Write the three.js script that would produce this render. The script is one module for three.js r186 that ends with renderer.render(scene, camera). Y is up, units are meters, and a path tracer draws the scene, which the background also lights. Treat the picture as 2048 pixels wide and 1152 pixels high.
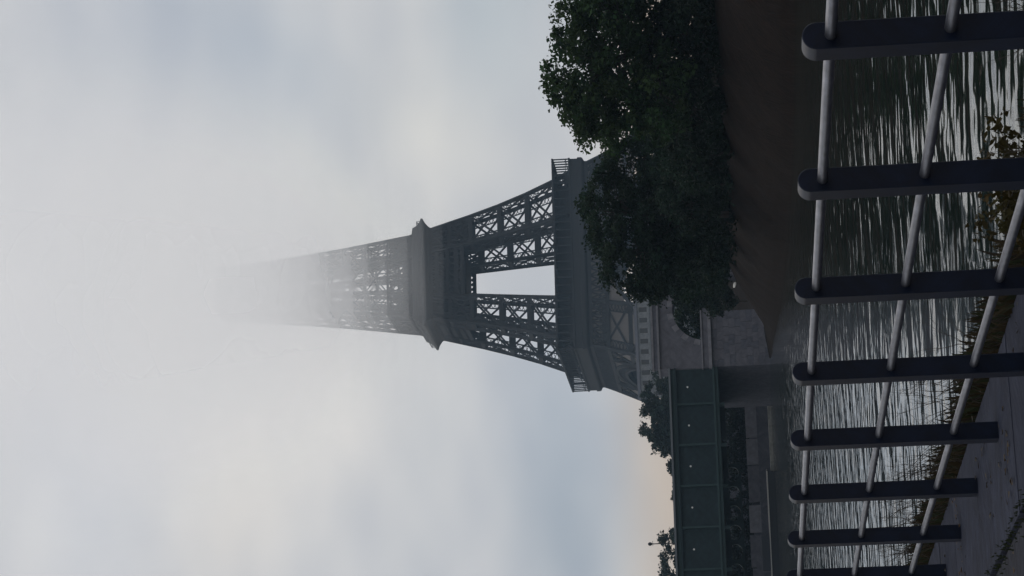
import * as THREE from 'three';
import { mergeGeometries } from 'three/addons/utils/BufferGeometryUtils.js';
import { ImprovedNoise } from 'three/addons/math/ImprovedNoise.js';

// ---------------------------------------------------------------- camera, sky, sun, exposure
const scene = new THREE.Scene();
const D2R = Math.PI / 180;
const camera = new THREE.PerspectiveCamera(2 * Math.atan(576 / 4750) / D2R, 16 / 9, 0.1, 6000);
camera.position.set(0, 3.0, 0);
camera.rotation.order = 'YXZ';
camera.rotation.set(5.418 * D2R, 0, -(90 + 2.8) * D2R);   // the phone was held upright, the picture lies on its side

const renderer = new THREE.WebGLRenderer({ antialias: true });
renderer.toneMapping = THREE.LinearToneMapping;
renderer.toneMappingExposure = 1.0;
renderer.shadowMap.enabled = true;

const sun = new THREE.DirectionalLight(0xfff1e0, 0.5);
sun.position.set(-300, 700, -900);
sun.target.position.set(0, 0, -300);
sun.shadow.radius = 60;
sun.castShadow = true;
sun.shadow.camera.left = -400; sun.shadow.camera.right = 400; sun.shadow.camera.top = 400; sun.shadow.camera.bottom = -400; sun.shadow.camera.far = 2500;
scene.add(sun, sun.target);

function rng(seed) { let s = seed >>> 0; return () => { s = (s + 0x6D2B79F5) | 0; let t = Math.imul(s ^ (s >>> 15), 1 | s); t = (t + Math.imul(t ^ (t >>> 7), 61 | t)) ^ t; return ((t ^ (t >>> 14)) >>> 0) / 4294967296; }; }
const noise = new ImprovedNoise();
const fbm = (x, y, z, o = 4) => { let a = 0, w = 0.5; for (let i = 0; i < o; i++) { a += w * noise.noise(x, y, z); x *= 2.03; y *= 2.03; z *= 2.03; w *= 0.5; } return a; };
const smooth = (a, b, x) => { const t = Math.min(1, Math.max(0, (x - a) / (b - a))); return t * t * (3 - 2 * t); };
const lin = (r, g, b) => new THREE.Color().setRGB(r, g, b);
const s2l = (c) => { c /= 255; return c <= 0.04045 ? c / 12.92 : Math.pow((c + 0.055) / 1.055, 2.4); };

// overcast sky: air and cloud banks, direction by azimuth (right positive from straight ahead) and elevation in degrees
{
  const W = 2048, H = 1024, data = new Float32Array(W * H * 4);
  const clouds = [   // az, el, half-widths, slant, sRGB offsets
    [-2.6, 11.7, 2.0, 1.5, -0.15, 17, 14, 8], [-5.4, 12.4, 2.2, 1.3, -0.1, 16, 12, 6], [-3.4, 9.4, 1.8, 1.2, -0.5, 10, 8, 5], [0.8, 12.0, 2.6, 2.0, 0.1, 10, 8, 3],
    [3.9, 7.3, 1.6, 1.9, 0.6, 13, 11, 6], [2.2, 9.8, 1.6, 1.2, 0.8, 10, 9, 4], [5.6, 11.0, 2.4, 2.2, 0.3, -16, -11, -6],
    [6.2, 14.5, 3.0, 2.2, 0, -12, -9, -5], [-6.0, 4.3, 4.0, 1.3, 0.02, -29, -23, -18], [-3.0, 4.6, 2.6, 1.4, 0.05, -10, -7, -3], [-0.4, 10.8, 3.0, 2.4, 0, 16, 15, 12], [1.8, 7.6, 2.0, 1.4, 0, 6, 5, 3], [-3, 15.8, 4, 1.6, 0, -6, -3, 2],
    [6.6, 5.6, 2.4, 1.4, 0, -15, -9, -6], [-2.5, 7.6, 2.6, 1.2, 0, 3, 3, 2],
  ];
  const r = rng(77);
  while (clouds.length < 520) {   // the same kind of banks all round
    const az = r() * 360 - 180, el = Math.asin(r()) / D2R, k = r() * 2 - 1;
    if (Math.abs(az) < 14 && el < 26) continue;
    const b = k > 0 ? [20, 16, 8] : [-16, -12, -7], s = 0.5 + r();
    clouds.push([az, el, (2.5 + r() * 3) / Math.max(0.15, Math.cos(el * D2R)), 1 + r() * 2, r() - 0.4, b[0] * s, b[1] * s, b[2] * s]);
  }
  const acc = new Float32Array(W * H * 3);
  for (const [az, el, wa, we, sl, dr, dg, db] of clouds) {
    const j0 = Math.floor((90 + el - 4 * we - Math.abs(sl) * wa * 2) / 180 * H), j1 = Math.ceil((90 + el + 4 * we + Math.abs(sl) * wa * 2) / 180 * H);
    for (let j = Math.max(0, j0); j < Math.min(H, j1); j++) {
      const e = (j + 0.5) / H * 180 - 90 - el;
      const n = Math.ceil(3.2 * wa / 360 * W), c = Math.round((az - 90 + 180) / 360 * W);
      for (let i = -n; i <= n; i++) {
        const a = i / W * 360, q = (a / wa) ** 2 + ((e - sl * a) / we) ** 2;
        if (q > 9) continue;
        const k = Math.exp(-q), o = (j * W + (((c + i) % W) + W) % W) * 3;
        acc[o] += k * dr; acc[o + 1] += k * dg; acc[o + 2] += k * db;
      }
    }
  }
  for (let j = 0; j < H; j++) {
    const el = (j + 0.5) / H * 180 - 90, e = Math.max(0, el);
    const low = 1 - smooth(1.6, 3.7, e), up = smooth(8, 40, e);
    const c = [205 + 1 * up, 206 + 1 * up, 209 + 2 * up];
    c[0] += 0 * low; c[1] += -16 * low; c[2] += -34 * low;
    for (let i = 0; i < W; i++) {
      const a = (i + 0.5) / W * 2 * Math.PI, x = Math.cos(a) * Math.cos(el * D2R), z = Math.sin(a) * Math.cos(el * D2R), y = Math.sin(el * D2R);
      const n = 10 * noise.noise(x * 9, y * 26, z * 9) + 8 * noise.noise(x * 24 + 5, y * 50, z * 24) + 4 * noise.noise(x * 55, y * 110 + 3, z * 55), o = (j * W + i) * 4, q = (j * W + i) * 3;
      data[o] = s2l(c[0] + n + acc[q]); data[o + 1] = s2l(c[1] + n * 0.85 + acc[q + 1]); data[o + 2] = s2l(c[2] + n * 0.6 + acc[q + 2]); data[o + 3] = 1;
    }
  }
  const t = new THREE.DataTexture(data, W, H, THREE.RGBAFormat, THREE.FloatType);
  t.mapping = THREE.EquirectangularReflectionMapping; t.magFilter = THREE.LinearFilter; t.needsUpdate = true;
  scene.background = t; scene.environment = t;
}

// ---------------------------------------------------------------- helpers
const taken = {};
const numbered = (n) => { const k = taken[n] = (taken[n] ?? -1) + 1; return k ? n + '_' + String(k).padStart(3, '0') : n; };
const lit = (m) => { m.castShadow = m.receiveShadow = true; return m; };
function thing(name, label, category, pos = [0, 0, 0], turn = 0, group) {
  const o = new THREE.Group(); o.name = numbered(name); o.position.set(...pos); o.rotation.y = turn; o.userData = { label, category };
  if (group) o.userData.group = group;
  scene.add(o); return o;
}
function part(parent, name, geo, mat, kind) {
  const m = lit(new THREE.Mesh(geo, mat)); m.name = name; if (kind) m.userData.kind = kind; parent.add(m); return m;
}
function single(name, geo, mat, userData) { const m = lit(new THREE.Mesh(geo, mat)); m.name = numbered(name); m.userData = userData; scene.add(m); return m; }
const V = (x, y, z) => new THREE.Vector3(x, y, z);
const unit = new THREE.BoxGeometry(1, 1, 1);
function barMatrix(p, q, w, t) {
  const d = q.clone().sub(p), L = d.length(), m = new THREE.Matrix4(), z = d.normalize(), up = Math.abs(z.y) > 0.98 ? V(1, 0, 0) : V(0, 1, 0);
  const x = up.clone().cross(z).normalize(), y = z.clone().cross(x);
  return m.makeBasis(x.multiplyScalar(t), y.multiplyScalar(w), z.clone().multiplyScalar(L)).setPosition(p.clone().add(q).multiplyScalar(0.5));
}
const barGeo = (p, q, w, t) => unit.clone().applyMatrix4(barMatrix(p, q, w, t));
function bar(parent, name, p, q, w, t, mat) { const m = part(parent, name, unit, mat); m.applyMatrix4(barMatrix(p, q, w, t)); return m; }
const box = (x0, x1, y0, y1, z0, z1) => new THREE.BoxGeometry(x1 - x0, y1 - y0, z1 - z0).translate((x0 + x1) / 2, (y0 + y1) / 2, (z0 + z1) / 2);
function boxUV(g, s = 1) {   // uv in metres from the position and the way the face points
  g = g.index ? g.toNonIndexed() : g;
  const p = g.attributes.position, n = g.attributes.normal, uv = new Float32Array(p.count * 2);
  for (let i = 0; i < p.count; i++) {
    const ax = Math.abs(n.getX(i)), ay = Math.abs(n.getY(i)), az = Math.abs(n.getZ(i));
    const [u, v] = ay > ax && ay > az ? [p.getX(i), p.getZ(i)] : ax > az ? [p.getZ(i), p.getY(i)] : [p.getX(i), p.getY(i)];
    uv[i * 2] = u / s; uv[i * 2 + 1] = v / s;
  }
  g.setAttribute('uv', new THREE.BufferAttribute(uv, 2)); return g;
}
function tex(W, H, f, srgb = true) {
  const d = new Uint8Array(W * H * 4);
  for (let j = 0; j < H; j++) for (let i = 0; i < W; i++) { const c = f(i, j), o = (j * W + i) * 4; d[o] = c[0]; d[o + 1] = c[1]; d[o + 2] = c[2]; d[o + 3] = 255; }
  const t = new THREE.DataTexture(d, W, H); t.wrapS = t.wrapT = THREE.RepeatWrapping; t.magFilter = THREE.LinearFilter; t.minFilter = THREE.LinearMipmapLinearFilter; t.generateMipmaps = true;
  if (srgb) t.colorSpace = THREE.SRGBColorSpace; t.needsUpdate = true; return t;
}
// tileable noise: two noise fields cross-faded would blur, so sample on a torus
const torus = (i, j, W, H, s, seed = 0) => { const a = i / W * 2 * Math.PI, b = j / H * 2 * Math.PI; return noise.noise(Math.cos(a) * s + seed, Math.sin(a) * s + Math.cos(b) * s * 1.0 + 7.3 + seed, Math.sin(b) * s + 3.1); };
const tfbm = (i, j, W, H, s, o, seed = 0) => { let a = 0, w = 0.5; for (let k = 0; k < o; k++) { a += w * torus(i, j, W, H, s, seed + k * 9.7); s *= 2; w *= 0.55; } return a; };
const mat = (c, rough = 0.9, extra = {}) => new THREE.MeshStandardMaterial({ color: lin(...c), roughness: rough, ...extra });

// ---------------------------------------------------------------- materials
const grain = (base, amp, s, seed) => tex(512, 512, (i, j) => { const n = tfbm(i, j, 512, 512, s, 5, seed) * amp, g = tfbm(i, j, 512, 512, s * 14, 2, seed + 40) * amp * 0.6; return base.map((b, k) => Math.max(0, Math.min(255, b * (1 + n + g) + k * 0))); });
const bumpTex = (s, seed) => tex(512, 512, (i, j) => { const v = 128 + 150 * tfbm(i, j, 512, 512, s, 6, seed); return [v, v, v].map((x) => Math.max(0, Math.min(255, x))); }, false);
const matte = (c, r = 0.9, spec = 0.2) => new THREE.MeshPhysicalMaterial({ color: lin(...c), roughness: r, specularIntensity: spec });
const stoneBump = bumpTex(3, 5);
const rough = (map, bump, bumpScale, r = 0.95, spec = 0.2) => new THREE.MeshPhysicalMaterial({ map, bumpMap: bump ?? null, bumpScale: bumpScale ?? 1, roughness: r, specularIntensity: spec });
const M = {
  iron: matte([0.036, 0.036, 0.038], 0.8),
  ironDark: matte([0.034, 0.03, 0.03], 0.8),
  ironBrown: new THREE.MeshPhysicalMaterial({ color: lin(0.13, 0.118, 0.112), roughness: 0.8, specularIntensity: 0.2, side: THREE.DoubleSide }),
  green: rough(grain([31, 44, 48], 0.35, 1, 11), null, 1, 0.7, 0.4),
  greenRib: matte([0.028, 0.05, 0.052], 0.7, 0.4),
  bridgeCap: matte([0.12, 0.135, 0.15], 0.7, 0.4),
  white: matte([0.72, 0.72, 0.7], 0.6),
  stone: rough(grain([92, 92, 99], 0.22, 1.2, 1), stoneBump, 0.03),
  stoneB: rough(grain([84, 85, 93], 0.24, 1.6, 3), stoneBump, 0.03),
  stonePale: rough(grain([112, 112, 118], 0.2, 1.3, 4), stoneBump, 0.02),
  facade: rough(grain([118, 121, 124], 0.3, 1.3, 9)),
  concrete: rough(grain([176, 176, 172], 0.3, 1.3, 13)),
  slate: matte([0.07, 0.075, 0.09], 0.8),
  pane: mat([0.02, 0.022, 0.026], 0.15),
  earth: rough(grain([27, 21, 18], 0.5, 1.5, 21), bumpTex(4, 22), 0.06, 1, 0.1),
  bark: matte([0.035, 0.03, 0.026], 1),
  fence: rough(grain([16, 24, 40], 0.4, 1.4, 31), null, 1, 0.4, 0.28),
  rail: new THREE.MeshPhysicalMaterial({ map: grain([108, 111, 120], 0.35, 2.2, 33), metalness: 0.85, roughness: 0.42 }),
  slab: rough(grain([45, 49, 62], 0.34, 1.6, 41), bumpTex(6, 42), 0.012),
  slabB: rough(grain([42, 46, 59], 0.36, 1.9, 44), bumpTex(6, 45), 0.012),
  path: rough(grain([42, 44, 52], 0.4, 2.2, 47), bumpTex(7, 48), 0.012),
};
const leafy = new THREE.MeshPhysicalMaterial({ color: 0xffffff, vertexColors: true, roughness: 0.95, specularIntensity: 0.2, transmission: 0.3, thickness: 0, side: THREE.DoubleSide }), dry = leafy;

// ---------------------------------------------------------------- water
{
  const S = 1024, TILE = 18, h = new Float32Array(S * S), r = rng(5), waves = [];
  for (let k = 0; k < 120; k++) {
    const lam = 0.26 * Math.pow(12, r()), th = r() * Math.PI, n = TILE / lam;
    const a = Math.round(n * Math.cos(th)), b = Math.round(n * Math.sin(th)); if (!a && !b) continue;
    waves.push([a, b, Math.pow(lam, 1.12) * (0.6 + r()), r() * 6.283]);
  }
  const C = new Float32Array(S), Sn = new Float32Array(S); for (let i = 0; i < S; i++) { C[i] = Math.cos(i / S * 2 * Math.PI); Sn[i] = Math.sin(i / S * 2 * Math.PI); }
  for (const [a, b, A, ph] of waves) for (let j = 0; j < S; j++) for (let i = 0; i < S; i++) { const q = (((a * i + b * j) % S) + S) % S; h[j * S + i] += A * (C[q] * Math.cos(ph) - Sn[q] * Math.sin(ph)); }
  let mn = 1e9, mx = -1e9, sl = 0; for (const v of h) { mn = Math.min(mn, v); mx = Math.max(mx, v); }
  const d = new Float32Array(S * S * 4), k = 1 / (mx - mn), dx = TILE / S;
  for (let i = 0; i < S * S; i++) { d[i * 4] = d[i * 4 + 1] = d[i * 4 + 2] = (h[i] - mn) * k; d[i * 4 + 3] = 1; }
  for (let j = 0; j < S - 1; j += 3) for (let i = 0; i < S - 1; i += 3) sl += ((h[(j + 1) * S + i] - h[j * S + i]) * k / dx) ** 2;
  const rms = Math.sqrt(sl / (342 * 342));
  const t = new THREE.DataTexture(d, S, S, THREE.RGBAFormat, THREE.FloatType); t.wrapS = t.wrapT = THREE.RepeatWrapping; t.magFilter = THREE.LinearFilter; t.needsUpdate = true;
  const g = new THREE.PlaneGeometry(1400, 1200, 1, 1).rotateX(-Math.PI / 2).translate(0, 0, -585);
  const p = g.attributes.position, uv = g.attributes.uv; for (let i = 0; i < 4; i++) uv.setXY(i, p.getX(i) / TILE, p.getZ(i) / TILE);
  single('river_water', g, new THREE.MeshPhysicalMaterial({ color: lin(0.009, 0.015, 0.012), roughness: 0.05, ior: 1.33, bumpMap: t, bumpScale: 0.0245 / rms }), { kind: 'structure', label: 'dark rippled river between the railing and the far bank', category: 'river' });
}

// ---------------------------------------------------------------- far bank terrain
const stations = [[200, 60, 3.4], [90, -30, 3.4], [45, -62, 3.4], [22, -84, 3.3], [14, -96, 3.3], [9.8, -104, 3.3], [7.2, -111, 3.4], [5, -119, 3.5], [3.2, -129, 3.6], [1.4, -139, 3.7], [-0.8, -156, 3.9], [-2.6, -174, 4.0], [-3.8, -186, 3.6], [-5, -200, 2.7], [-6, -213, 1.7], [-7.2, -226, 0.8], [-8.6, -240, 0.5], [-9, -252, 0.5], [-10, -272, 0.5], [-22, -276, 0.5], [-40, -278, 0.5], [-80, -282, 0.5], [-300, -300, 0.5], [-900, -360, 0.5]];
const IN = [0.75, -0.66];
const offs = [0, 0.5, 1.0, 1.6, 2.4, 3.3, 4.4, 5.8, 7.5, 10, 14, 22, 40, 90, 250, 600, 1600], frac = [-0.3, 0.04, 0.2, 0.36, 0.52, 0.68, 0.83, 0.94, 1, 1.02, 1.04];
function bankPoint(si, sf, oi) {
  const a = stations[si], b = stations[Math.min(si + 1, stations.length - 1)], x0 = a[0] + (b[0] - a[0]) * sf, z0 = a[1] + (b[1] - a[1]) * sf, top = a[2] + (b[2] - a[2]) * sf;
  const o = offs[oi], x = x0 + IN[0] * o, z = z0 + IN[1] * o;
  let y = o <= 14 ? frac[oi] * top : o <= 22 ? Math.max(top * 1.05, 2.2) : o <= 40 ? 5.2 : 7.0;
  if (o < 30) y += 0.3 * fbm(x * 0.35, z * 0.35, 3, 3) * Math.min(1, o + 0.3);
  return [x, y, z];
}
{
  const pos = [], uv = [], idx = [], cols = offs.length; let rows = 0;
  for (let s = 0; s < stations.length - 1; s++) {
    const L = Math.hypot(stations[s + 1][0] - stations[s][0], stations[s + 1][1] - stations[s][1]), n = L < 40 ? Math.ceil(L / 1.2) : 12;
    for (let k = 0; k < n + (s === stations.length - 2 ? 1 : 0); k++) { for (let o = 0; o < cols; o++) { const p = bankPoint(s, k / n, o); pos.push(...p); uv.push((rows * 1.2) / 5, offs[o] / 5); } rows++; }
  }
  for (let r = 0; r < rows - 1; r++) for (let o = 0; o < cols - 1; o++) { const a = r * cols + o, b = a + cols; idx.push(a, a + 1, b, b, a + 1, b + 1); }
  const g = new THREE.BufferGeometry(); g.setAttribute('position', new THREE.Float32BufferAttribute(pos, 3)); g.setAttribute('uv', new THREE.Float32BufferAttribute(uv, 2)); g.setIndex(idx); g.computeVertexNormals();
  single('far_bank_ground', g, M.earth, { kind: 'structure', label: 'sloping brown earth bank under the trees across the river', category: 'riverbank' });
}

// ---------------------------------------------------------------- iron tower
{
  const T = thing('iron_lattice_tower', 'tall iron lattice tower with two platforms, its top lost in cloud', 'tower', [2.6, 7.2, -930], 15 * D2R);
  const table = (t) => (h) => { let i = 0; while (i < t.length - 2 && h > t[i + 1][0]) i++; const [a, b] = [t[i], t[i + 1]]; return a[1] + (b[1] - a[1]) * (h - a[0]) / (b[0] - a[0]); };
  const A = table([[0, 62], [36, 41], [46, 37.2], [52, 35.4], [57.6, 33.3], [64.5, 30.5], [75, 27.1], [86, 24], [97.5, 21.2], [108, 18.9], [115.7, 17.2], [121.7, 15.85], [147, 12.9], [167, 11], [200, 8.4], [240, 6]]);
  const B = table([[0, 37], [36, 22], [52, 18], [57.6, 17], [64.5, 15.2], [86, 12], [105, 9.3], [115.7, 8], [122, 7.2], [147, 4.6], [175, 2.2], [240, 0.8]]);
  const tiers = [0, 12, 24, 36, 46, 57.6, 64, 75, 86, 97.5, 106, 115.7, 122, 131, 140, 149, 158, 167, 177, 188, 200];
  const lerpV = (p, q, t) => p.clone().lerp(q, t);
  for (const [sx, sz] of [[1, 1], [-1, 1], [-1, -1], [1, -1]]) {
    const leg = new THREE.Group(); leg.name = 'pillar'; T.add(leg);
    const c = (h, i) => { const a = A(h), b = B(h); return [V(sx * a, h, sz * a), V(sx * a, h, sz * b), V(sx * b, h, sz * b), V(sx * b, h, sz * a)][i]; };
    for (let i = 0; i < 4; i++) {
      const w = (h) => 1.35 - h * 0.0036, segs = [];
      for (let k = 0; k < tiers.length - 1; k++) segs.push(barGeo(c(tiers[k], i), c(tiers[k + 1], i), w(tiers[k]), w(tiers[k])));
      part(leg, 'chord', mergeGeometries(segs), M.iron);
    }
    const fine = [];
    for (let k = 0; k < tiers.length - 1; k++) {
      const h0 = tiers[k], h1 = tiers[k + 1], up = h0 >= 122;
      for (let f = 0; f < 4; f++) {
        const p0 = c(h0, f), q0 = c(h0, (f + 1) % 4), p1 = c(h1, f), q1 = c(h1, (f + 1) % 4);
        if (p1.distanceTo(q1) < 1.5) continue;
        bar(leg, 'strut', p1, q1, up ? 0.8 : 1.5, 0.5, M.iron);
        bar(leg, 'brace', p0, q1, up ? 0.45 : 0.75, 0.4, M.iron);
        bar(leg, 'brace', q0, p1, up ? 0.45 : 0.75, 0.4, M.iron);
        // lattice strips along each chord and a thin half-height grid
        const fl = (t, s) => lerpV(lerpV(p0, q0, s), lerpV(p1, q1, s), t), n = up ? 3 : 8, e = up ? 0.2 : 0.19, w = up ? 0.13 : 0.22;
        for (let j = 0; j < n; j++) for (const [s0, s1] of [[0, e], [1 - e, 1]]) {
          fine.push(barGeo(fl(j / n, s0), fl((j + 1) / n, s1), w, w), barGeo(fl(j / n, s1), fl((j + 1) / n, s0), w, w));
        }
        fine.push(barGeo(fl(0, e), fl(1, e), 0.45, 0.3), barGeo(fl(0, 1 - e), fl(1, 1 - e), 0.45, 0.3));
        if (h0 >= 97 && h0 < 115) for (let j = 0; j < 7; j++) fine.push(barGeo(fl(0, j / 7), fl(1, (j + 1) / 7), 0.5, 0.3), barGeo(fl(0, (j + 1) / 7), fl(1, j / 7), 0.5, 0.3));
      }
    }
    part(leg, 'fine_lattice', mergeGeometries(fine), M.iron, 'stuff');
  }
  const faces = [[(u, h, a) => V(u, h, a)], [(u, h, a) => V(-a, h, u)], [(u, h, a) => V(-u, h, -a)], [(u, h, a) => V(a, h, -u)]].map((x) => x[0]);
  for (const P of faces) {
    // belt under the first platform, with its arch
    const belt = new THREE.Group(); belt.name = 'belt_girder'; T.add(belt);
    const at = (u, h) => P(u, h, A(h) + 0.3);
    for (const h of [44.5, 51]) bar(belt, 'belt_chord', at(-A(h), h), at(A(h), h), 1.3, 0.9, M.iron);
    const lat = [], n = 24;
    for (let k = 0; k < n; k++) {
      const s0 = -1 + 2 * k / n, s1 = -1 + 2 * (k + 1) / n, a0 = A(44.5), a1 = A(51);
      lat.push(barGeo(at(s0 * a0, 44.5), at(s1 * a1, 51), 0.45, 0.35), barGeo(at(s1 * a0, 44.5), at(s0 * a1, 51), 0.45, 0.35), barGeo(at(s0 * a0, 44.5), at(s0 * a1, 51), 0.5, 0.4));
      lat.push(barGeo(at((s0 + 1 / n) * a0, 44.5), at(s1 * a1 , 47.7), 0.3, 0.3), barGeo(at((s0 + 1 / n) * a0, 44.5), at(s0 * a1, 47.7), 0.3, 0.3));
    }
    part(belt, 'belt_lattice', mergeGeometries(lat), M.iron, 'stuff');
    part(belt, 'frieze_panel', (() => { const g = new THREE.BufferGeometry(), v = [], ix = []; for (const h of [44.5, 51]) for (const s of [-1, 1]) v.push(...P(s * A(h), h, A(h) - 0.4).toArray()); ix.push(0, 1, 2, 2, 1, 3); g.setAttribute('position', new THREE.Float32BufferAttribute(v, 3)); g.setIndex(ix); g.computeVertexNormals(); return g; })(), M.ironBrown);
    part(belt, 'spandrel_panel', (() => {
      const g = new THREE.BufferGeometry(), v = [], ix = [], n = 40, m = 5;
      for (let i = 0; i <= n; i++) for (let j = 0; j <= m; j++) { const q = -1 + 2 * i / n, u = q * 38.2, lo = Math.min(44.2, Math.max(32, Math.abs(u) < 36 ? 6.2 + 37.6 * Math.sqrt(1 - (u / 36) ** 2) : 32)), h = lo + (44.4 - lo) * j / m; v.push(...P(q * A(h), h, A(h) - 0.4).toArray()); }
      for (let i = 0; i < n; i++) for (let j = 0; j < m; j++) { const a = i * (m + 1) + j, b = a + m + 1; ix.push(a, b, a + 1, a + 1, b, b + 1); }
      g.setAttribute('position', new THREE.Float32BufferAttribute(v, 3)); g.setIndex(ix); g.computeVertexNormals(); return g;
    })(), M.ironBrown);
    const rib = (R, H) => { const g = []; for (let k = 0; k < 40; k++) { const q = (t) => { const h = 6 + H * Math.sin(t); return P(-R * Math.cos(t), h, A(h) + 0.2); }; g.push(barGeo(q(Math.PI * k / 40), q(Math.PI * (k + 1) / 40), 1.1, 1.1)); } return mergeGeometries(g); };
    part(belt, 'arch_rib', rib(36, 37.6), M.iron); part(belt, 'arch_rib', rib(32.6, 34), M.iron);
    const web = []; for (let k = 0; k < 60; k++) { const q = (t, R, H) => { const h = 6 + H * Math.sin(t); return P(-R * Math.cos(t), h, A(h) + 0.2); }, t0 = Math.PI * k / 60, t1 = Math.PI * (k + 1) / 60; web.push(barGeo(q(t0, 36, 37.6), q(t1, 32.6, 34), 0.35, 0.35), barGeo(q(t1, 36, 37.6), q(t0, 32.6, 34), 0.35, 0.35)); }
    part(belt, 'arch_lattice', mergeGeometries(web), M.iron, 'stuff');
    // girders between the pillars under and above the second platform
    const upper = new THREE.Group(); upper.name = 'upper_girder'; T.add(upper);
    for (const h of [101, 103.5, 107, 111.2]) bar(upper, 'girder_chord', P(-B(h), h, A(h)), P(B(h), h, A(h)), 1.4, 0.8, M.iron);
    const gl = []; for (const [h0, h1, m] of [[101, 103.5, 10], [103.5, 107, 8], [107, 111.2, 8], [111.2, 116, 8]]) for (let k = 0; k < m; k++) { const s0 = -1 + 2 * k / m, s1 = -1 + 2 * (k + 1) / m; for (const dp of [0, 1]) { const q = (s, h) => P(s * B(h), h, dp ? B(h) : A(h)); gl.push(barGeo(q(s0, h0), q(s1, h1), 0.6, 0.35), barGeo(q(s1, h0), q(s0, h1), 0.6, 0.35)); } }
    part(upper, 'girder_lattice', mergeGeometries(gl), M.iron, 'stuff');
    for (let k = 12; k < tiers.length - 1; k++) {
      const h0 = tiers[k], h1 = tiers[k + 1];
      bar(upper, 'girder_chord', P(-B(h1), h1, A(h1)), P(B(h1), h1, A(h1)), 0.9, 0.5, M.iron);
      bar(upper, 'brace', P(-B(h0), h0, A(h0)), P(B(h1), h1, A(h1)), 0.45, 0.4, M.iron); bar(upper, 'brace', P(B(h0), h0, A(h0)), P(-B(h1), h1, A(h1)), 0.45, 0.4, M.iron);
    }
    const hl = []; for (const [h0, h1, m] of [[119, 125, 16], [125, 131, 14]]) for (let k = 0; k < m; k++) { const s0 = -1 + 2 * k / m, s1 = -1 + 2 * (k + 1) / m, q = (s, h) => P(s * A(h), h, A(h) - 0.4); hl.push(barGeo(q(s0, h0), q(s1, h1), 0.5, 0.35), barGeo(q(s1, h0), q(s0, h1), 0.5, 0.35)); }
    part(upper, 'girder_lattice', mergeGeometries(hl), M.iron, 'stuff');
  }
  const square = (pts) => { const g = new THREE.LatheGeometry(pts.map(([a, h]) => new THREE.Vector2(a * Math.SQRT2, h)), 4).rotateY(Math.PI / 4).toNonIndexed(); g.computeVertexNormals(); return g; };
  const p1 = new THREE.Group(); p1.name = 'lower_platform'; T.add(p1);
  part(p1, 'deck', box(-36.8, 36.8, 55.8, 57.4, -36.8, 36.8), M.iron);
  part(p1, 'fascia', square([[34.4, 49.6], [35.2, 50.6], [36.2, 51.6], [37.3, 52.3], [37.5, 52.8], [37.5, 54.2], [37.15, 54.3], [37.15, 56.9], [37.5, 57.0], [37.5, 57.7], [36.9, 57.7]]), M.iron);
  part(p1, 'gallery_roof', square([[29, 63.3], [37.3, 63.3], [37.5, 63.6], [37.5, 64.1], [29, 64.5]]), M.iron);
  part(p1, 'pavilion_wall', square([[0, 57.5], [28.6, 57.5], [28.6, 63.3], [28.0, 64.4], [0, 64.8]]), M.ironDark);
  for (const P of faces) for (let k = 0; k < 24; k++) { const u = -37.1 + k * 74.2 / 24; bar(p1, 'gallery_post', P(u, 57.6, 37.1), P(u, 63.4, 37.1), 0.42, 0.42, M.iron); }
  for (const P of faces) bar(p1, 'gallery_rail', P(-37, 58.8, 37.2), P(37, 58.8, 37.2), 0.22, 0.22, M.iron);
  const p2 = new THREE.Group(); p2.name = 'upper_platform'; T.add(p2);
  part(p2, 'deck', box(-20, 20, 115.6, 117, -20, 20), M.iron);
  part(p2, 'fascia', square([[17.2, 108.6], [17.35, 110.6], [17.8, 112.6], [18.6, 114.2], [19.8, 115.4], [21.3, 116.2], [21.3, 116.9], [20.1, 117.6], [19.0, 118.9], [18.4, 120.6], [16.4, 121.2]]), M.iron);
  part(p2, 'pavilion_wall', square([[0, 117], [15.4, 117], [15.4, 121.6], [14.2, 122], [14.2, 125.2], [0, 125.6]]), M.ironDark);
  for (const P of faces) for (let k = 0; k < 18; k++) { const u = -20 + k * 40 / 18; bar(p2, 'gallery_post', P(u, 116.8, 20.6), P(u, 118.6, 20.4), 0.2, 0.2, M.iron); }
  for (const P of faces) bar(p2, 'gallery_rail', P(-20.4, 118.6, 20.4), P(20.4, 118.6, 20.4), 0.25, 0.25, M.iron);
  part(T, 'machine_floor', square([[0, 101], [8.9, 101], [8, 116], [0, 116]]), M.ironDark);
  const core = []; for (const [x, z] of [[1, 1], [-1, 1], [-1, -1], [1, -1]]) core.push(barGeo(V(2 * x, 125, 2 * z), V(1.4 * x, 200, 1.4 * z), 0.6, 0.6)); for (let k = 0; k < 13; k++) core.push(box(-1.9, 1.9, 126 + k * 5.5, 126.6 + k * 5.5, -1.9, 1.9));
  part(T, 'lift_shaft', mergeGeometries(core), M.iron);
  for (const [sx, sz] of [[1, 1], [-1, 1], [-1, -1], [1, -1]]) part(T, 'footing', boxUV(box(sx > 0 ? 35 : -64, sx > 0 ? 64 : -35, -3, 2, sz > 0 ? 35 : -64, sz > 0 ? 64 : -35), 3), M.stone);
}

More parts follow.
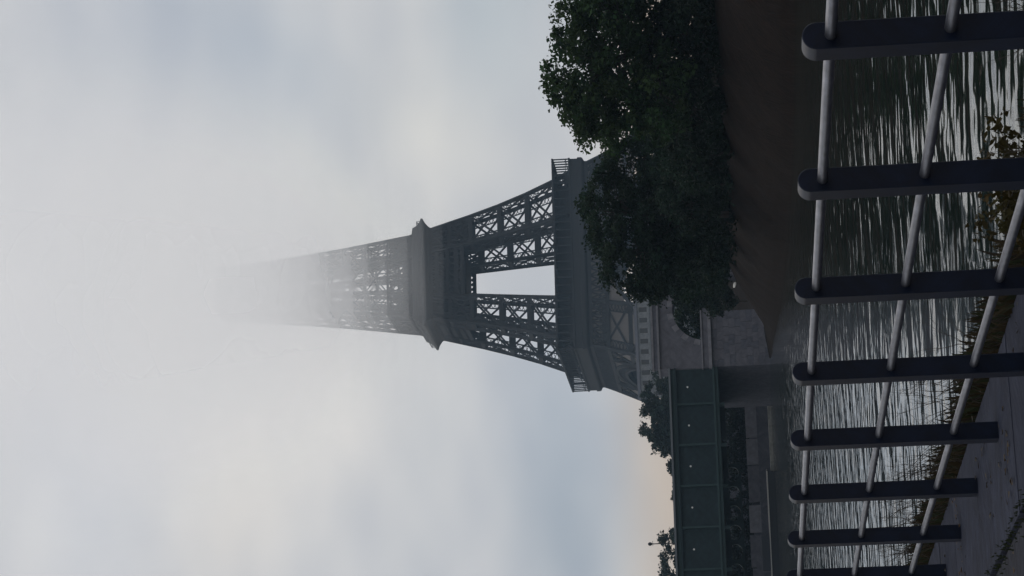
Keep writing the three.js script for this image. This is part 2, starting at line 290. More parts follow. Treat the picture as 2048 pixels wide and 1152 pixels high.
// ---------------------------------------------------------------- low cloud round the tower's top
{
  const pos = [], col = [], idx = [], N = 40, r = rng(9);
  const alphas = [0.07, 0.11, 0.15, 0.21, 0.26, 0.3, 0.34, 0.34, 0.34, 0.34, 0.34, 0.34, 0.34, 0.34].map((od) => (1 - Math.exp(-od)) / 0.288);   // optical depth of each layer
  alphas.forEach((al, s) => {
    const y0 = 115 + (s < 6 ? s * 7.6 : 45.6 + (s - 6) * 5.4), base = pos.length / 3, sd = r() * 50;
    for (let j = 0; j <= N; j++) for (let i = 0; i <= N; i++) {
      const x = -110 + 225 * i / N, z = -1040 + 600 * j / N;
      const y = y0 + 5 * fbm(x * 0.012 + sd, z * 0.008, s * 0.35, 2) + 0.0004 * x * x;
      const g = Math.exp(-(((x - 2) / (34 + s * 1.4)) ** 2)) * smooth(-1035, -960, z) * (1 - smooth(-640, -460, z));
      const n = Math.min(1.15, Math.max(0.1, 1.05 + 0.95 * fbm(x * 0.02 + sd, z * 0.012 + 4, s * 0.6, 4)));
      const edge = Math.min(1, Math.min(i, N - i, j, N - j) / 4);
      pos.push(x, y, z); col.push(1, 1, 1, Math.max(0, Math.min(1, al * g * n) * edge - 0.015));
    }
    const A = (k) => col[k * 4 + 3] > 0;
    for (let j = 0; j < N; j++) for (let i = 0; i < N; i++) { const a = base + j * (N + 1) + i, b = a + N + 1; if (A(a) || A(b) || A(a + 1) || A(b + 1)) idx.push(a, b, a + 1, a + 1, b, b + 1); }
  });
  const g = new THREE.BufferGeometry(); g.setAttribute('position', new THREE.Float32BufferAttribute(pos, 3)); g.setAttribute('color', new THREE.Float32BufferAttribute(col, 4)); g.setIndex(idx); g.computeVertexNormals();
  const m = single('cloud', g, new THREE.MeshPhysicalMaterial({ color: lin(0.97, 0.97, 0.97), vertexColors: true, transparent: true, opacity: 0.29, roughness: 1, specularIntensity: 0, transmission: 1, thickness: 0, side: THREE.DoubleSide }), { kind: 'stuff', label: 'pale low cloud swallowing the top of the tower', category: 'cloud' });
  m.castShadow = false;
}

// ---------------------------------------------------------------- stone viaduct and girder bridge (shared axes: x to the river, z away)
const BR = { pos: [-9.3, 0, -250], turn: Math.PI + 20 * D2R };
{
  const G = thing('stone_viaduct', 'pale stone viaduct end with an arch and a massive river pier', 'viaduct', BR.pos, BR.turn);
  part(G, 'pier_core', boxUV(box(-6.1, -0.12, -1.5, 6.0, 0.12, 15), 4), M.stone);
  const side = part(G, 'pier_side', boxUV(box(-0.11, 0, -1.5, 6.0, 0.1, 15), 4), M.stoneB);
  const r = rng(12), courses = 11, hgt = 0.62; let y = -0.8;
  for (let c = 0; c < courses; c++) {
    let x = -6.2;
    while (x < -0.05) {
      let w = 0.75 + r() * 0.6; if (-x - w < 0.5) w = -x;
      const b = part(G, 'stone_block', boxUV(box(x + 0.012, x + w - 0.012, y + 0.012, y + hgt - 0.012, -0.02 + r() * 0.035, 0.14), 4), [M.stone, M.stoneB][Math.floor(r() * 2)]);
      x += w;
    }
    y += hgt;
  }
  part(G, 'ledge', boxUV(box(-6.7, 0.22, 6.02, 6.35, -0.42, 15), 4), M.stonePale);
  part(G, 'ledge', boxUV(box(-6.5, 0.1, 6.35, 6.95, -0.2, 15), 4), M.stone);
  part(G, 'ledge', boxUV(box(-6.7, 0.25, 6.95, 7.1, -0.38, 15), 4), M.stonePale);
  const sh = new THREE.Shape(); sh.moveTo(-24, 7.1); sh.lineTo(-24, 11.5); sh.lineTo(0, 11.5); sh.lineTo(0, 7.1); sh.lineTo(-3.05, 7.1); sh.absarc(-6.5, 6.5, 3.5, Math.asin(0.6 / 3.5), Math.PI - Math.asin(0.6 / 3.5), false); sh.lineTo(-24, 7.1);
  part(G, 'arch_wall', boxUV(new THREE.ExtrudeGeometry(sh, { depth: 2.6, bevelEnabled: false, curveSegments: 28 }), 4), M.stone);
  for (let k = 0; k < 15; k++) {   // arch stones
    const a0 = 0.17 + (Math.PI - 0.34) * k / 15 + 0.006, a1 = 0.17 + (Math.PI - 0.34) * (k + 1) / 15 - 0.006, s = new THREE.Shape();
    s.absarc(-6.5, 6.5, 3.5, a0, a1, false); s.absarc(-6.5, 6.5, 4.1, a1, a0, true);
    part(G, 'arch_stone', boxUV(new THREE.ExtrudeGeometry(s, { depth: 0.3, bevelEnabled: false, curveSegments: 3 }).translate(0, 0, -0.07 + 0.02 * r()), 4), [M.stonePale, M.stone][k % 2]);
  }
  part(G, 'cornice', boxUV(box(-24, 0.12, 11.5, 11.72, -0.3, 2.9), 4), M.stonePale);
  part(G, 'parapet', boxUV(box(-24, 0, 11.72, 12.12, 0, 0.45), 4), M.stoneB);
  part(G, 'parapet_coping', boxUV(box(-24, 0.08, 12.12, 12.34, -0.12, 0.57), 4), M.stonePale);
  part(G, 'buttress', boxUV(box(-24, -10.4, 0, 7.1, 0.05, 2.6), 4), M.stone);

  const B = thing('girder_bridge', 'dark green plate girder bridge crossing the river from the stone pier', 'bridge', BR.pos, BR.turn);
  const L = 46, pitch = 4.4, off = 4.0;
  part(B, 'coping_rail', box(0.05, L, 10.46, 10.66, -0.38, 0.25), M.bridgeCap);
  part(B, 'recess_plate', box(0.05, L, 10.06, 10.46, 0.12, 0.3), M.greenRib);
  part(B, 'top_flange', box(0.05, L, 9.86, 10.06, -0.3, 0.4), M.green);
  part(B, 'bottom_flange', box(0.05, L, 5.86, 6.06, -0.36, 0.4), M.greenRib);
  const xs = [0.05]; for (let x = off; x < L; x += pitch) xs.push(x); xs.push(L);
  for (let k = 0; k < xs.length - 1; k++) {
    const a = xs[k] + 0.1, b = xs[k + 1] - 0.1;
    part(B, 'web_panel', boxUV(box(a, b, 6.06, 9.86, 0.06, 0.12), 3), M.green);
    part(B, 'stiffener', box(xs[k + 1] - 0.1, xs[k + 1] + 0.1, 6.06, 9.86, -0.26, 0.14), M.greenRib);
    const kb = part(B, 'white_knob', new THREE.CylinderGeometry(0.08, 0.1, 0.14, 10).rotateX(Math.PI / 2), M.white); kb.position.set(a + (b - a) * 0.52, 8.72, 0.0);
    part(B, 'cross_beam', box(xs[k + 1] - 0.2, xs[k + 1] + 0.2, 4.95, 5.5, 0.4, 13.4), M.greenRib);
  }
  part(B, 'deck', box(0.02, L, 5.5, 5.86, -0.1, 13.8), M.greenRib);
  part(B, 'far_girder', box(0.02, L, 5.87, 10.2, 13.3, 13.6), M.green);
  const ov = new THREE.Shape(); ov.moveTo(7, 3.6); ov.lineTo(L, 3.6); ov.lineTo(L, 5.48); ov.lineTo(7, 5.48);
  for (let x = 8.2; x < L - 1.2; x += 2.15) { const h = new THREE.Path(); h.absellipse(x, 4.55, 0.86, 0.74, 0, Math.PI * 2, true, 0); ov.holes.push(h); }
  part(B, 'oval_web_beam', new THREE.ExtrudeGeometry(ov, { depth: 0.25, bevelEnabled: false, curveSegments: 10 }).translate(0, 0, 13.0), M.greenRib);
  const P = thing('river_pier', 'plain stone river pier under the far end of the girder bridge', 'pier', BR.pos, BR.turn);
  part(P, 'pier_core', boxUV(box(L - 3, L + 2, -2, 5.4, 0, 14), 4), M.stone); part(P, 'ledge', boxUV(box(L - 3.2, L + 2.2, 4.6, 4.9, -0.2, 14.2), 4), M.stonePale);
}

// ---------------------------------------------------------------- far quay seen under the bridge
{
  const Q = thing('far_quay', 'far stone quay wall with pale parapet seen under the girder bridge', 'quay wall', [-9, 0, -268], 9 * D2R + Math.PI);   // x runs to the left
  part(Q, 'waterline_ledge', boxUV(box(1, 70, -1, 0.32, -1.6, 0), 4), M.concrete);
  part(Q, 'lower_wall', boxUV(box(-2, 90, -1, 1.5, 0, 0.8), 4), M.stoneB);
  part(Q, 'terrace', boxUV(box(-2, 90, 1.5, 1.62, 0, 9), 4), M.stoneB);
  let x = 0.6; const r = rng(3);
  while (x < 60) { const w = 2.2 + r() * 2.6; part(Q, 'parapet_block', boxUV(box(x, x + w, 1.62, 2.75 + r() * 0.25, 1.2, 1.7), 4), r() < 0.5 ? M.stonePale : M.stone); x += w + 0.12 + r() * 0.25; }
  part(Q, 'upper_wall', boxUV(box(-4, 90, 1.6, 6.9, 9, 10), 4), M.stoneB);
  for (let k = 0; k < 9; k++) part(Q, 'wall_pilaster', boxUV(box(4 + k * 6, 4.7 + k * 6, 1.6, 6.6, 8.6, 9.02), 4), M.stoneB);
}
{
  const G = thing('moored_barge', 'low dark barge moored along the far quay below the bridge', 'boat', [-27.5, 0, -262.6], 9 * D2R + Math.PI);
  const hull = new THREE.Shape(); hull.moveTo(-6, 0.75); hull.lineTo(6.4, 0.75); hull.quadraticCurveTo(6.2, 0, 5.4, -0.5); hull.lineTo(-5.6, -0.5); hull.lineTo(-6, 0.75);
  part(G, 'hull', new THREE.ExtrudeGeometry(hull, { depth: 2.2, bevelEnabled: true, bevelSize: 0.12, bevelThickness: 0.3, bevelSegments: 2 }).translate(0, 0, -1.1), mat([0.025, 0.03, 0.045], 0.5));
  part(G, 'cabin', box(1.2, 5.0, 0.87, 1.75, -0.8, 0.8), mat([0.05, 0.055, 0.075], 0.6));
  for (let k = 0; k < 4; k++) part(G, 'window', box(1.5 + k * 0.85, 2.05 + k * 0.85, 1.15, 1.5, 0.78, 0.83), M.pane);
  part(G, 'rub_rail', box(-5.9, 6.2, 0.72, 0.82, -1.52, -1.38), M.white);
}

// ---------------------------------------------------------------- trees
function leafCloud(clumps, perClump, leaf, tint, r) {   // pointed leaves in clumps; each clump shifts a little in tone
  const n = clumps.length * perClump, pos = new Float32Array(n * 12), col = new Float32Array(n * 12), nor = new Float32Array(n * 12), idx = new Uint32Array(n * 6);
  const x = V(0, 0, 0), y = V(0, 0, 0), z = V(0, 0, 0), c = V(0, 0, 0); let k = 0;
  const gauss = () => (r() + r() + r() - 1.5) * 0.82;
  for (const [cx, cy, cz, R] of clumps) {
    const sh = 0.36 + r() * 0.4, hue = (r() - 0.5) * 0.35;
    for (let i = 0; i < perClump; i++, k++) {
      c.set(cx + gauss() * R, cy + gauss() * R * 0.75, cz + gauss() * R);
      z.set(r() - 0.5, r() * 0.9 - 0.1, r() - 0.5).normalize(); x.set(r() - 0.5, r() - 0.5, r() - 0.5).cross(z).normalize(); y.copy(z).cross(x);
      const s = leaf * (0.6 + r() * 0.8), w = s * 0.62, t = sh * (0.8 + r() * 0.4), o = k * 12;
      const quad = [[0, -s / 2], [w / 2, 0], [0, s / 2], [-w / 2, 0]];
      for (let v = 0; v < 4; v++) {
        const [a, b] = quad[v], f = v % 2 ? 0.12 * s : 0;
        pos[o + v * 3] = c.x + x.x * a + y.x * b + z.x * f; pos[o + v * 3 + 1] = c.y + x.y * a + y.y * b + z.y * f; pos[o + v * 3 + 2] = c.z + x.z * a + y.z * b + z.z * f;
        nor[o + v * 3] = z.x; nor[o + v * 3 + 1] = z.y; nor[o + v * 3 + 2] = z.z;
        col[o + v * 3] = tint[0] * t * (1 + hue); col[o + v * 3 + 1] = tint[1] * t; col[o + v * 3 + 2] = tint[2] * t * (1 - hue * 0.5);
      }
      const q = k * 4; idx.set([q, q + 1, q + 2, q, q + 2, q + 3], k * 6);
    }
  }
  const g = new THREE.BufferGeometry(); g.setAttribute('position', new THREE.BufferAttribute(pos, 3)); g.setAttribute('normal', new THREE.BufferAttribute(nor, 3)); g.setAttribute('color', new THREE.BufferAttribute(col, 3)); g.setIndex(new THREE.BufferAttribute(idx, 1)); return g;
}
function limb(pts, r0, r1, sides = 6) {   // tapered tube through points
  const curve = new THREE.CatmullRomCurve3(pts), n = Math.max(3, pts.length * 2), g = new THREE.TubeGeometry(curve, n, 1, sides), p = g.attributes.position, c = V(0, 0, 0);
  for (let i = 0; i <= n; i++) { curve.getPointAt(i / n, c); const R = r0 + (r1 - r0) * i / n; for (let s = 0; s <= sides; s++) { const k = i * (sides + 1) + s; p.setXYZ(k, c.x + (p.getX(k) - c.x) * R, c.y + (p.getY(k) - c.y) * R, c.z + (p.getZ(k) - c.z) * R); } }
  g.computeVertexNormals(); return g;
}
function tree(name, label, category, base, lobes, o) {   // lobes: crown ellipsoids [x, y, z, rx, ry, rz] in world metres
  const { seed, leaf = 0.24, clumps = 150, per = 90, tint = [0.03, 0.055, 0.026], trunkR = 0.22, group, R = 0.85, bare } = o, r = rng(seed);
  const t = thing(name, label, category, base, 0, group), list = [], branches = [];
  const bp = V(...base), low = Math.min(...lobes.map((l) => l[1] - l[4] * 0.6)) - base[1], fork = V((r() - 0.5) * 0.4, Math.max(0.4, low), (r() - 0.5) * 0.4);
  const vol = lobes.map((l) => l[3] * l[4] * l[5]), total = vol.reduce((a, b) => a + b, 0);
  lobes.forEach((l, li) => {
    const cc = V(l[0], l[1], l[2]).sub(bp), n = Math.ceil(clumps * vol[li] / total);
    branches.push(limb([fork, fork.clone().lerp(cc, 0.5).add(V(r() - 0.5, 0.4, r() - 0.5).multiplyScalar(l[4] * 0.15)), cc], trunkR * 0.6, trunkR * 0.15));
    for (let k = 0; k < n; k++) {
      const d = V(r() * 2 - 1, r() * 2 - 1, r() * 2 - 1); while (d.length() > 1 || d.length() < 0.05) d.set(r() * 2 - 1, r() * 2 - 1, r() * 2 - 1);
      const len = d.length(); d.multiplyScalar(Math.pow(len, -0.45));   // pushed towards the outside
      const p = V(cc.x + d.x * l[3] * 0.92, cc.y + d.y * l[4] * 0.92, cc.z + d.z * l[5] * 0.92);
      list.push([p.x, p.y, p.z, R * (0.65 + r() * 0.6)]);
      if (k % 4 === 0) branches.push(limb([cc.clone().multiplyScalar(0.55 + 0.3 * r()).add(fork.clone().multiplyScalar(0.3)), cc.clone().lerp(p, 0.5).add(V(0, 0.15 * l[4] * (r() - 0.3), 0)), p], trunkR * 0.16, 0.015, 4));
    }
  });
  if (!bare) part(t, 'trunk', limb([V(0, -0.4, 0), V(fork.x * 0.4, fork.y * 0.5, fork.z * 0.4), fork], trunkR, trunkR * 0.66, 9), M.bark);
  part(t, 'branches', mergeGeometries(branches), M.bark);
  part(t, 'crown', leafCloud(list, per, leaf, tint, r), leafy);
  return t;
}
const G1 = 'trees on the far bank';
tree('broadleaf_tree', 'tallest dark broadleaf tree on the far bank, standing clear against the sky', 'tree', [12.2, 3.3, -118], [[10.6, 9.4, -117, 3.5, 2.8, 3.4], [9.2, 9.9, -117.5, 2.0, 1.7, 2], [12.9, 8.7, -117.5, 3.2, 3.0, 3.2], [8.2, 8.6, -117, 2.0, 2.2, 2.2], [9.6, 7.0, -117, 3.0, 2.6, 2.6]], { seed: 1, clumps: 270, per: 105, R: 0.66, group: G1, tint: [0.044, 0.086, 0.03] });
tree('broadleaf_tree', 'dark broadleaf tree at the edge of the photo beyond the tallest bank tree', 'tree', [17.4, 3.3, -121], [[16.2, 8.4, -120, 3.6, 3.0, 3.4], [14.6, 7.0, -120, 2.8, 2.8, 3], [18.6, 8.6, -121, 3, 3.2, 3]], { seed: 2, clumps: 190, per: 90, group: G1 });
tree('broadleaf_tree', 'rounded dark tree on the far bank partly hiding the tower first platform', 'tree', [3.8, 3.7, -144], [[4.0, 9.6, -142, 3.4, 2.9, 3], [1.5, 9.0, -141, 2.6, 2.6, 2.6], [6.6, 8.6, -143, 2.4, 2.4, 2.4], [0.6, 7.4, -142, 2.2, 2.4, 2.4], [4.2, 6.6, -142, 3.8, 2.8, 2.8]], { seed: 3, clumps: 280, per: 100, R: 0.66, group: G1, tint: [0.026, 0.05, 0.028] });
tree('broadleaf_tree', 'low dark tree filling the dip between the two big bank trees', 'tree', [8.6, 3.6, -160], [[8.8, 7.2, -158, 3.6, 2.6, 3], [6.4, 6.4, -158, 2.8, 2.4, 2.6], [11.4, 7.0, -159, 3.0, 2.6, 3]], { seed: 4, clumps: 200, per: 90, R: 0.85, group: G1, tint: [0.024, 0.05, 0.024] });
tree('broadleaf_tree', 'narrow dark tree leaning out beside the stone arch', 'tree', [1.4, 4.0, -190], [[0.6, 8.6, -189, 2.4, 2.6, 2.4], [-0.3, 6.6, -189, 2.0, 2.2, 2], [2.8, 8.0, -190, 2.8, 3, 2.6]], { seed: 5, clumps: 170, per: 90, R: 0.85, leaf: 0.27, group: G1, tint: [0.024, 0.044, 0.026] });
{
  const spots = [[13.5, -114, 2.6, 2.4], [10.2, -117, 2.4, 2.1], [7.8, -122, 2.6, 2.3], [5.8, -128, 2.3, 2.0], [4.4, -136, 2.6, 2.3], [2.6, -146, 2.5, 2.1], [1.2, -158, 2.7, 2.2], [0.6, -172, 2.8, 2.3], [0.4, -186, 2.5, 1.9]];
  const say = ['shrub at the foot of the tallest bank tree, nearest the photo edge', 'shrub on the bank top right below the tallest tree', 'dense shrub below the dip between the two big trees', 'small shrub on the bank top just past the dip', 'wide shrub hiding the trunk of the rounded tree', 'low shrub in front of the rounded tree', 'shrub beyond the rounded tree on the brown bank', 'wide shrub where the brown bank begins to fall', 'last shrub on the bank before the stone pier'];
  spots.forEach(([x, z, w, h], k) => tree('bank_shrub', 'dark green ' + say[k], 'shrub', [x + 1.0, 3.3, z - 1.2], [[x + 1.0, 3.5 + h * 0.75, z - 1.2, w, h, w], [x + 2.6, 3.4 + h * 0.6, z - 1.6, w * 0.8, h * 0.9, w]], { seed: 20 + k, clumps: 95, per: 80, R: 0.7, trunkR: 0.09, group: 'shrubs along the far bank', tint: [0.022, 0.042, 0.024] }));
}
tree('arch_shrub', 'deep green shrub filling the stone arch', 'shrub', [-4.4, 6.6, -256.5], [[-4.2, 8.2, -257.5, 2.6, 2.0, 2.0], [-1.6, 8.4, -257, 2.4, 2.0, 2.0]], { seed: 40, clumps: 90, per: 80, leaf: 0.3, R: 0.8, trunkR: 0.09, tint: [0.03, 0.056, 0.024] });
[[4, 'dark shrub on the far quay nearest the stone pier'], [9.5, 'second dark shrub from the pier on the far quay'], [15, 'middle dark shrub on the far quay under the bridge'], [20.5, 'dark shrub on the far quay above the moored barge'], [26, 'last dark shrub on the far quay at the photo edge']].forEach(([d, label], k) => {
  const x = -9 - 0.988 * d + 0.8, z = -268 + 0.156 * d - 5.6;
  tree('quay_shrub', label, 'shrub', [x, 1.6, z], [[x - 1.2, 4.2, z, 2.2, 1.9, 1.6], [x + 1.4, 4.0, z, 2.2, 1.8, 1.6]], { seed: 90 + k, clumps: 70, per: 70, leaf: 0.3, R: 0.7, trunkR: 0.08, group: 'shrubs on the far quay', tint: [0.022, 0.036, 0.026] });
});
tree('ledge_shrub', 'small dark shrub growing at the foot of the stone pier', 'shrub', [-2.2, 2.6, -212], [[-2.1, 4.6, -212, 1.4, 1.5, 1.4], [-1.2, 6.0, -212, 1.2, 1.2, 1.2]], { seed: 41, clumps: 60, per: 70, leaf: 0.26, R: 0.6, trunkR: 0.07, tint: [0.024, 0.04, 0.026] });
{
  const far = [[-22.5, -455, 15.5, 4.0], [-26.5, -450, 16.4, 3.6], [-30.0, -448, 14.4, 2.6], [-34.5, -452, 11.2, 3.4], [-40.5, -455, 10.6, 3.6], [-50.5, -450, 13.6, 3.6], [-56, -452, 14.2, 4.2], [-17.5, -470, 13.8, 4.4]];
  const say = ['grey green distant tree below the tower foot', 'tallest distant tree left of the tower foot', 'slim distant tree at the end of the clump by the tower foot', 'low distant tree just showing over the bridge rail', 'second low distant tree showing over the bridge rail', 'distant tree beside the lamp post over the bridge', 'distant tree at the photo edge over the bridge', 'distant tree in front of the pale building'];
  far.forEach(([x, z, h, w], k) => tree('distant_tree', say[k], 'tree', [x, 6.8, z], [[x, 6.8 + h - w * 0.9, z, w, w * 0.95, w], [x + w * 0.5, 6.8 + h - w * 1.7, z, w * 0.9, w, w], [x - w * 0.5, 6.8 + h - w * 1.8, z + 1, w * 0.9, w, w]], { seed: 60 + k, clumps: 90, per: 60, leaf: 0.6, R: 1.1, trunkR: 0.3, tint: [0.04, 0.062, 0.045], group: 'distant trees' }));
  const L = thing('street_lamp', 'thin dark lamp post rising above the bridge rail', 'lamp post', [-48.6, 6.8, -440]);
  part(L, 'post', new THREE.CylinderGeometry(0.09, 0.16, 14.2, 8).translate(0, 7.1, 0), M.ironDark);
  part(L, 'arm', new THREE.CylinderGeometry(0.05, 0.05, 0.9, 6).rotateZ(Math.PI / 2).translate(0.1, 14.1, 0), M.ironDark);
  part(L, 'lantern', new THREE.SphereGeometry(0.34, 10, 8).scale(1, 1.2, 1).translate(0, 14.6, 0), M.ironDark);
}

// ---------------------------------------------------------------- pale building before the tower
{
  const B = thing('pale_building', 'long pale apartment building in front of the tower legs', 'building', [-17.5, 6.9, -700], -4 * D2R);
  const bays = 11, bw = 3.1, floors = 7, fh = 3.7, W = bays * bw, sh = new THREE.Shape(); sh.moveTo(-W / 2, 0); sh.lineTo(W / 2, 0); sh.lineTo(W / 2, floors * fh); sh.lineTo(-W / 2, floors * fh); sh.lineTo(-W / 2, 0);
  for (let f = 0; f < floors; f++) for (let b = 0; b < bays; b++) { const x = -W / 2 + b * bw + 0.85, y = f * fh + 0.8, h = new THREE.Path(); h.moveTo(x, y); h.lineTo(x, y + 2.3); h.lineTo(x + 1.4, y + 2.3); h.lineTo(x + 1.4, y); sh.holes.push(h); }
  part(B, 'wall', boxUV(new THREE.ExtrudeGeometry(sh, { depth: 0.5, bevelEnabled: false }), 6), M.facade);
  part(B, 'core', box(-W / 2 + 0.02, W / 2 - 0.02, 0, floors * fh - 0.1, -12, -0.9), M.slate);
  part(B, 'side_wall', boxUV(box(-W / 2, -W / 2 + 0.5, 0, floors * fh, -12, -0.02), 6), M.facade);
  part(B, 'side_wall', boxUV(box(W / 2 - 0.5, W / 2, 0, floors * fh, -12, -0.02), 6), M.facade);
  for (let f = 0; f < floors; f++) for (let b = 0; b < bays; b++) { const x = -W / 2 + b * bw + 0.85, y = f * fh + 0.8, p = part(B, 'window', box(x, x + 1.4, y, y + 2.3, 0.06, 0.12), M.pane); }
  for (let f = 3; f < floors; f++) part(B, 'string_course', box(-W / 2 - 0.15, W / 2 + 0.15, f * fh + 0.1, f * fh + 0.4, 0.5, 0.75), M.facade);
  part(B, 'roof', new THREE.ExtrudeGeometry(new THREE.Shape([[-12.3, 0], [0.8, 0], [-0.6, 1.0], [-11, 1.0]].map((p) => new THREE.Vector2(...p))), { depth: W + 0.6, bevelEnabled: false }).rotateY(-Math.PI / 2).scale(1, 1, 1).translate(W / 2 + 0.3, floors * fh, 0), M.slate);
}

// ---------------------------------------------------------------- near bank: path, kerb slabs, railing, weeds
const FO = V(-0.51, 1.59, -12.16), E = V(-0.3015, 0, -0.9535), Rv = V(0.9535, 0, -0.3015);   // fence line: along E, river side Rv
const F = (e, r, y = 0) => V(FO.x + E.x * e + Rv.x * r, FO.y + y, FO.z + E.z * e + Rv.z * r);
const frame = (g) => g.applyMatrix4(new THREE.Matrix4().makeBasis(Rv, V(0, 1, 0), E.clone().negate()).setPosition(FO));   // x across to the river, z back towards the viewer
{
  single('riverside_path', frame(boxUV(box(-14, -0.68, -2.4, -0.004, -60, 30), 2)), M.path, { kind: 'structure', label: 'worn grey riverside path behind the railing', category: 'path' });
  const k = new THREE.Group(); k.name = 'kerb'; k.userData = { kind: 'structure', label: 'line of grey kerb slabs carrying the railing', category: 'kerb' }; scene.add(k);
  const r = rng(31);
  for (let i = -8; i < 22; i++) part(k, 'kerb_slab', frame(boxUV(box(-0.62 + 0.01 * r(), 0.36 + 0.02 * r(), -0.5, -0.006 * r(), -(i + 1) * 1.36 + 0.68 + 0.005, -i * 1.36 + 0.68 - 0.005), 2)), i % 2 ? M.slab : M.slabB);
  part(k, 'kerb_bed', frame(boxUV(box(-0.68, 0.84, -3, -0.06, -60, 30), 2)), M.earth);
}
{
  const G = thing('railing', 'dark steel railing of flat round-topped posts with three grey tubes', 'railing', FO.toArray(), Math.atan2(-E.x, -E.z));
  const h = 1.15, w = 0.09, t = 0.1, s = new THREE.Shape(); s.moveTo(-w / 2, -0.1); s.lineTo(w / 2, -0.1); s.lineTo(w / 2, h - w / 2); s.absarc(0, h - w / 2, w / 2, 0, Math.PI, false); s.lineTo(-w / 2, -0.1);
  const pg = boxUV(new THREE.ExtrudeGeometry(s, { depth: t, bevelEnabled: true, bevelSize: 0.004, bevelThickness: 0.004, bevelSegments: 1, curveSegments: 14 }).translate(0, 0, -t / 2), 0.7);
  for (let i = -5; i <= 8; i++) { const p = part(G, 'post', pg, M.fence); p.position.z = -i * 1.4263; }
  for (const y of [0.92, 0.575, 0.215]) {
    const g = new THREE.CylinderGeometry(0.0205, 0.0205, 20, 18, 40).rotateX(Math.PI / 2), uv = g.attributes.uv; for (let i = 0; i < uv.count; i++) uv.setXY(i, uv.getX(i) * 0.3, uv.getY(i) * 14);
    part(G, 'rail', g, M.rail).position.set(0, h * y, -2.1);
  }
}
{
  const r = rng(8), n = 8000, g = [], pos = [], col = [], idx = [];
  for (let k = 0; k < n; k++) {   // blades: one bent strip of two quads each
    const e = -9 + r() * 26, moss = r() < 0.22, rr = moss ? -0.65 + (r() + r() + r() - 1.5) * 0.09 : 0.36 + r() * 0.46, hgt = moss ? 0.006 + r() * 0.016 : (0.03 + r() * 0.13) * (0.5 + 0.9 * Math.abs(fbm(e * 0.6, rr * 2, 1, 2)) * 2), a = r() * 6.28, w = moss ? 0.006 : 0.006 + r() * 0.009, b0 = F(e, rr, moss ? -0.01 : -0.07);
    const lean = V(Math.cos(a), 0, Math.sin(a)).multiplyScalar(hgt * (0.2 + r() * 0.8)), sd = V(-Math.sin(a), 0, Math.cos(a)).multiplyScalar(w), q = pos.length / 3, kind = r();
    const c = moss ? [0.018, 0.024, 0.012] : kind < 0.4 ? [0.034, 0.026, 0.014] : kind < 0.75 ? [0.02, 0.025, 0.012] : [0.026, 0.021, 0.016];
    for (const [t, ww] of [[0, 1], [0.55, 0.8], [1, 0.1]]) for (const sg of [-1, 1]) { const p = b0.clone().add(lean.clone().multiplyScalar(t * t)).add(sd.clone().multiplyScalar(sg * ww)); pos.push(p.x, p.y + (hgt + (moss ? 0.01 : 0.06)) * t, p.z); col.push(...c); }
    idx.push(q, q + 1, q + 2, q + 1, q + 3, q + 2, q + 2, q + 3, q + 4, q + 3, q + 5, q + 4);
  }
  const G = new THREE.BufferGeometry(); G.setAttribute('position', new THREE.Float32BufferAttribute(pos, 3)); G.setAttribute('color', new THREE.Float32BufferAttribute(col, 3)); G.setIndex(idx); G.computeVertexNormals();
  single('grass', G, dry, { kind: 'stuff', label: 'brownish weeds and grass along the quay edge', category: 'grass' });
}
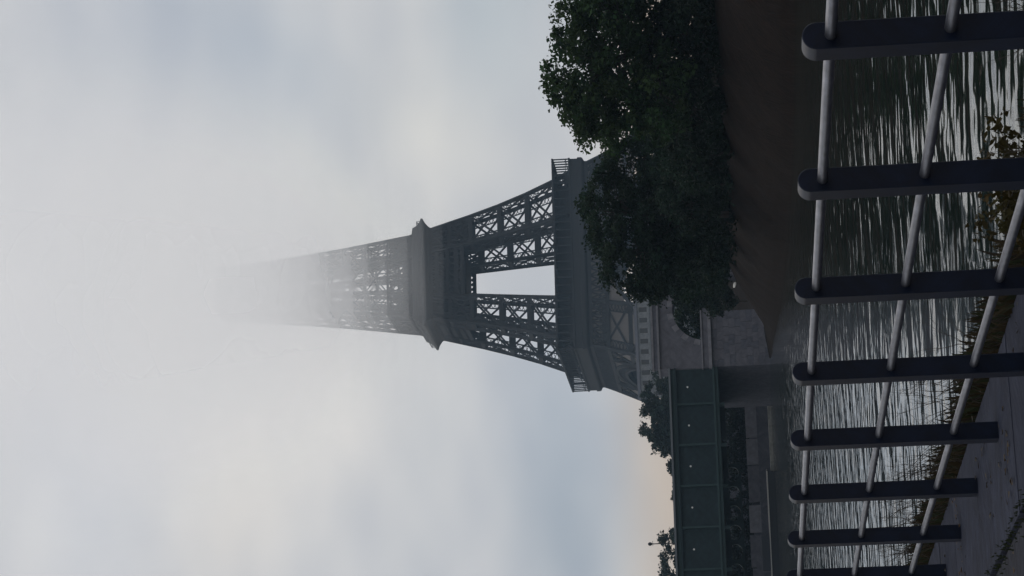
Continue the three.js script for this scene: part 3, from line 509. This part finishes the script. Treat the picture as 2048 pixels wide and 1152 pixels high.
{
  const twigs = (seed, h) => {   // bare branching stems
    const r = rng(seed), g = [];
    const grow = (p, d, len, rad, lv) => {
      const m = p.clone().add(d.clone().multiplyScalar(len * 0.5)).add(V(r() - 0.5, r() - 0.5, r() - 0.5).multiplyScalar(len * 0.14)), q = p.clone().add(d.clone().multiplyScalar(len)).add(V(r() - 0.5, r() * 0.3 - 0.15, r() - 0.5).multiplyScalar(len * 0.2));
      g.push(limb([p, m, q], rad, rad * 0.6, 4));
      if (lv < 3) for (let k = 0; k < (lv ? 2 : 3); k++) grow(lv && k ? q : m.clone().lerp(q, r()), d.clone().add(V(r() - 0.5, r() * 0.5 - 0.15, r() - 0.5).multiplyScalar(1.25)).normalize(), len * (0.5 + r() * 0.3), rad * 0.6, lv + 1);
    };
    for (let k = 0; k < 3; k++) grow(V((r() - 0.5) * 0.1, -0.08, (r() - 0.5) * 0.1), V((r() - 0.5) * 0.7, 1, (r() - 0.5) * 0.7).normalize(), h * 0.5, 0.0042, 0);
    return mergeGeometries(g);
  };
  const tm = mat([0.035, 0.028, 0.022], 0.9), protos = [0, 1, 2, 3].map((k) => twigs(100 + k, 0.5));
  const spots = [[-3.6, 0.52, 1.0], [-3.0, 0.62, 0.9], [-1.9, 0.5, 0.8], [1.7, 0.55, 1.0], [2.3, 0.66, 1.15], [2.9, 0.6, 1.0], [3.5, 0.5, 1.1], [4.2, 0.62, 0.9], [4.8, 0.56, 1.15], [5.5, 0.5, 1.0], [6.2, 0.62, 1.1], [7.0, 0.58, 1.1], [7.9, 0.55, 0.95]];
  spots.forEach(([e, rr, s], k) => { const m = single('bare_weed', protos[k % 4], tm, { label: 'bare branching weed stem standing on the quay edge beyond the railing', category: 'weed', group: 'bare weeds along the quay edge' }); m.position.copy(F(e, rr)); m.rotation.y = k * 1.7; m.scale.setScalar(s); });
  const leafW = (e, rr, h, seed, label, tint) => {
    const t = thing('leafy_weed', label, 'weed', F(e, rr).toArray()), r = rng(seed), cl = [], st = [];
    for (let k = 0; k < 9; k++) { const p = V((r() - 0.5) * 0.5, h * (0.3 + 0.7 * r()), (r() - 0.5) * 0.5); cl.push([p.x, p.y, p.z, 0.11]); st.push(limb([V(0, -0.1, 0), V(p.x * 0.3, p.y * 0.6, p.z * 0.3), p], 0.005, 0.002, 4)); }
    part(t, 'stems', mergeGeometries(st), tm); part(t, 'leaves', leafCloud(cl, 44, 0.04, tint, r), leafy);
  };
  leafW(-4.9, 0.62, 0.32, 71, 'yellow green leafy weed behind the nearest railing post', [0.11, 0.12, 0.03]);
  leafW(-4.0, 0.6, 0.24, 74, 'small yellowish weed just past the nearest railing post', [0.08, 0.1, 0.03]);
  leafW(-1.55, 0.5, 0.24, 72, 'brown and green leafy weed between the middle railing posts', [0.07, 0.065, 0.022]);
  leafW(-1.0, 0.58, 0.22, 73, 'brown leafy weed beside the third railing post', [0.075, 0.055, 0.022]);
}
{
  const r = rng(55), cl = []; for (let k = 0; k < 60; k++) { const p = F(-9 + r() * 22, 0.3 - Math.pow(r(), 1.5) * 2.6, 0.012); cl.push([p.x, p.y, p.z, 0.35]); }
  const g = leafCloud(cl, 9, 0.055, [0.07, 0.05, 0.03], r), p = g.attributes.position; for (let i = 0; i < p.count; i++) p.setY(i, 1.592 + 0.012 * Math.abs(Math.sin(i * 1.7)));
  g.computeVertexNormals(); single('leaf_litter', g, leafy, { kind: 'stuff', label: 'scattered dead leaves on the path and kerb slabs', category: 'leaves' });
}
{
  const w = single('white_scrap', new THREE.IcosahedronGeometry(0.16, 2), M.white, { label: 'small white scrap lying on the brown bank under the trees', category: 'litter' });
  const p = w.geometry.attributes.position; for (let i = 0; i < p.count; i++) { const k = 1 + 0.5 * fbm(p.getX(i) * 9, p.getY(i) * 9, p.getZ(i) * 9, 2); p.setXYZ(i, p.getX(i) * k * 0.7, p.getY(i) * k * 0.6, p.getZ(i) * k * 1.6); }
  w.geometry.computeVertexNormals(); w.position.set(-0.55, 3.2, -172.5); w.rotation.set(0.3, 0.9, 0.4);
}

scene.fog = new THREE.FogExp2(new THREE.Color().setRGB(0.52, 0.76, 1.0), 0.00015);
renderer.render(scene, camera);
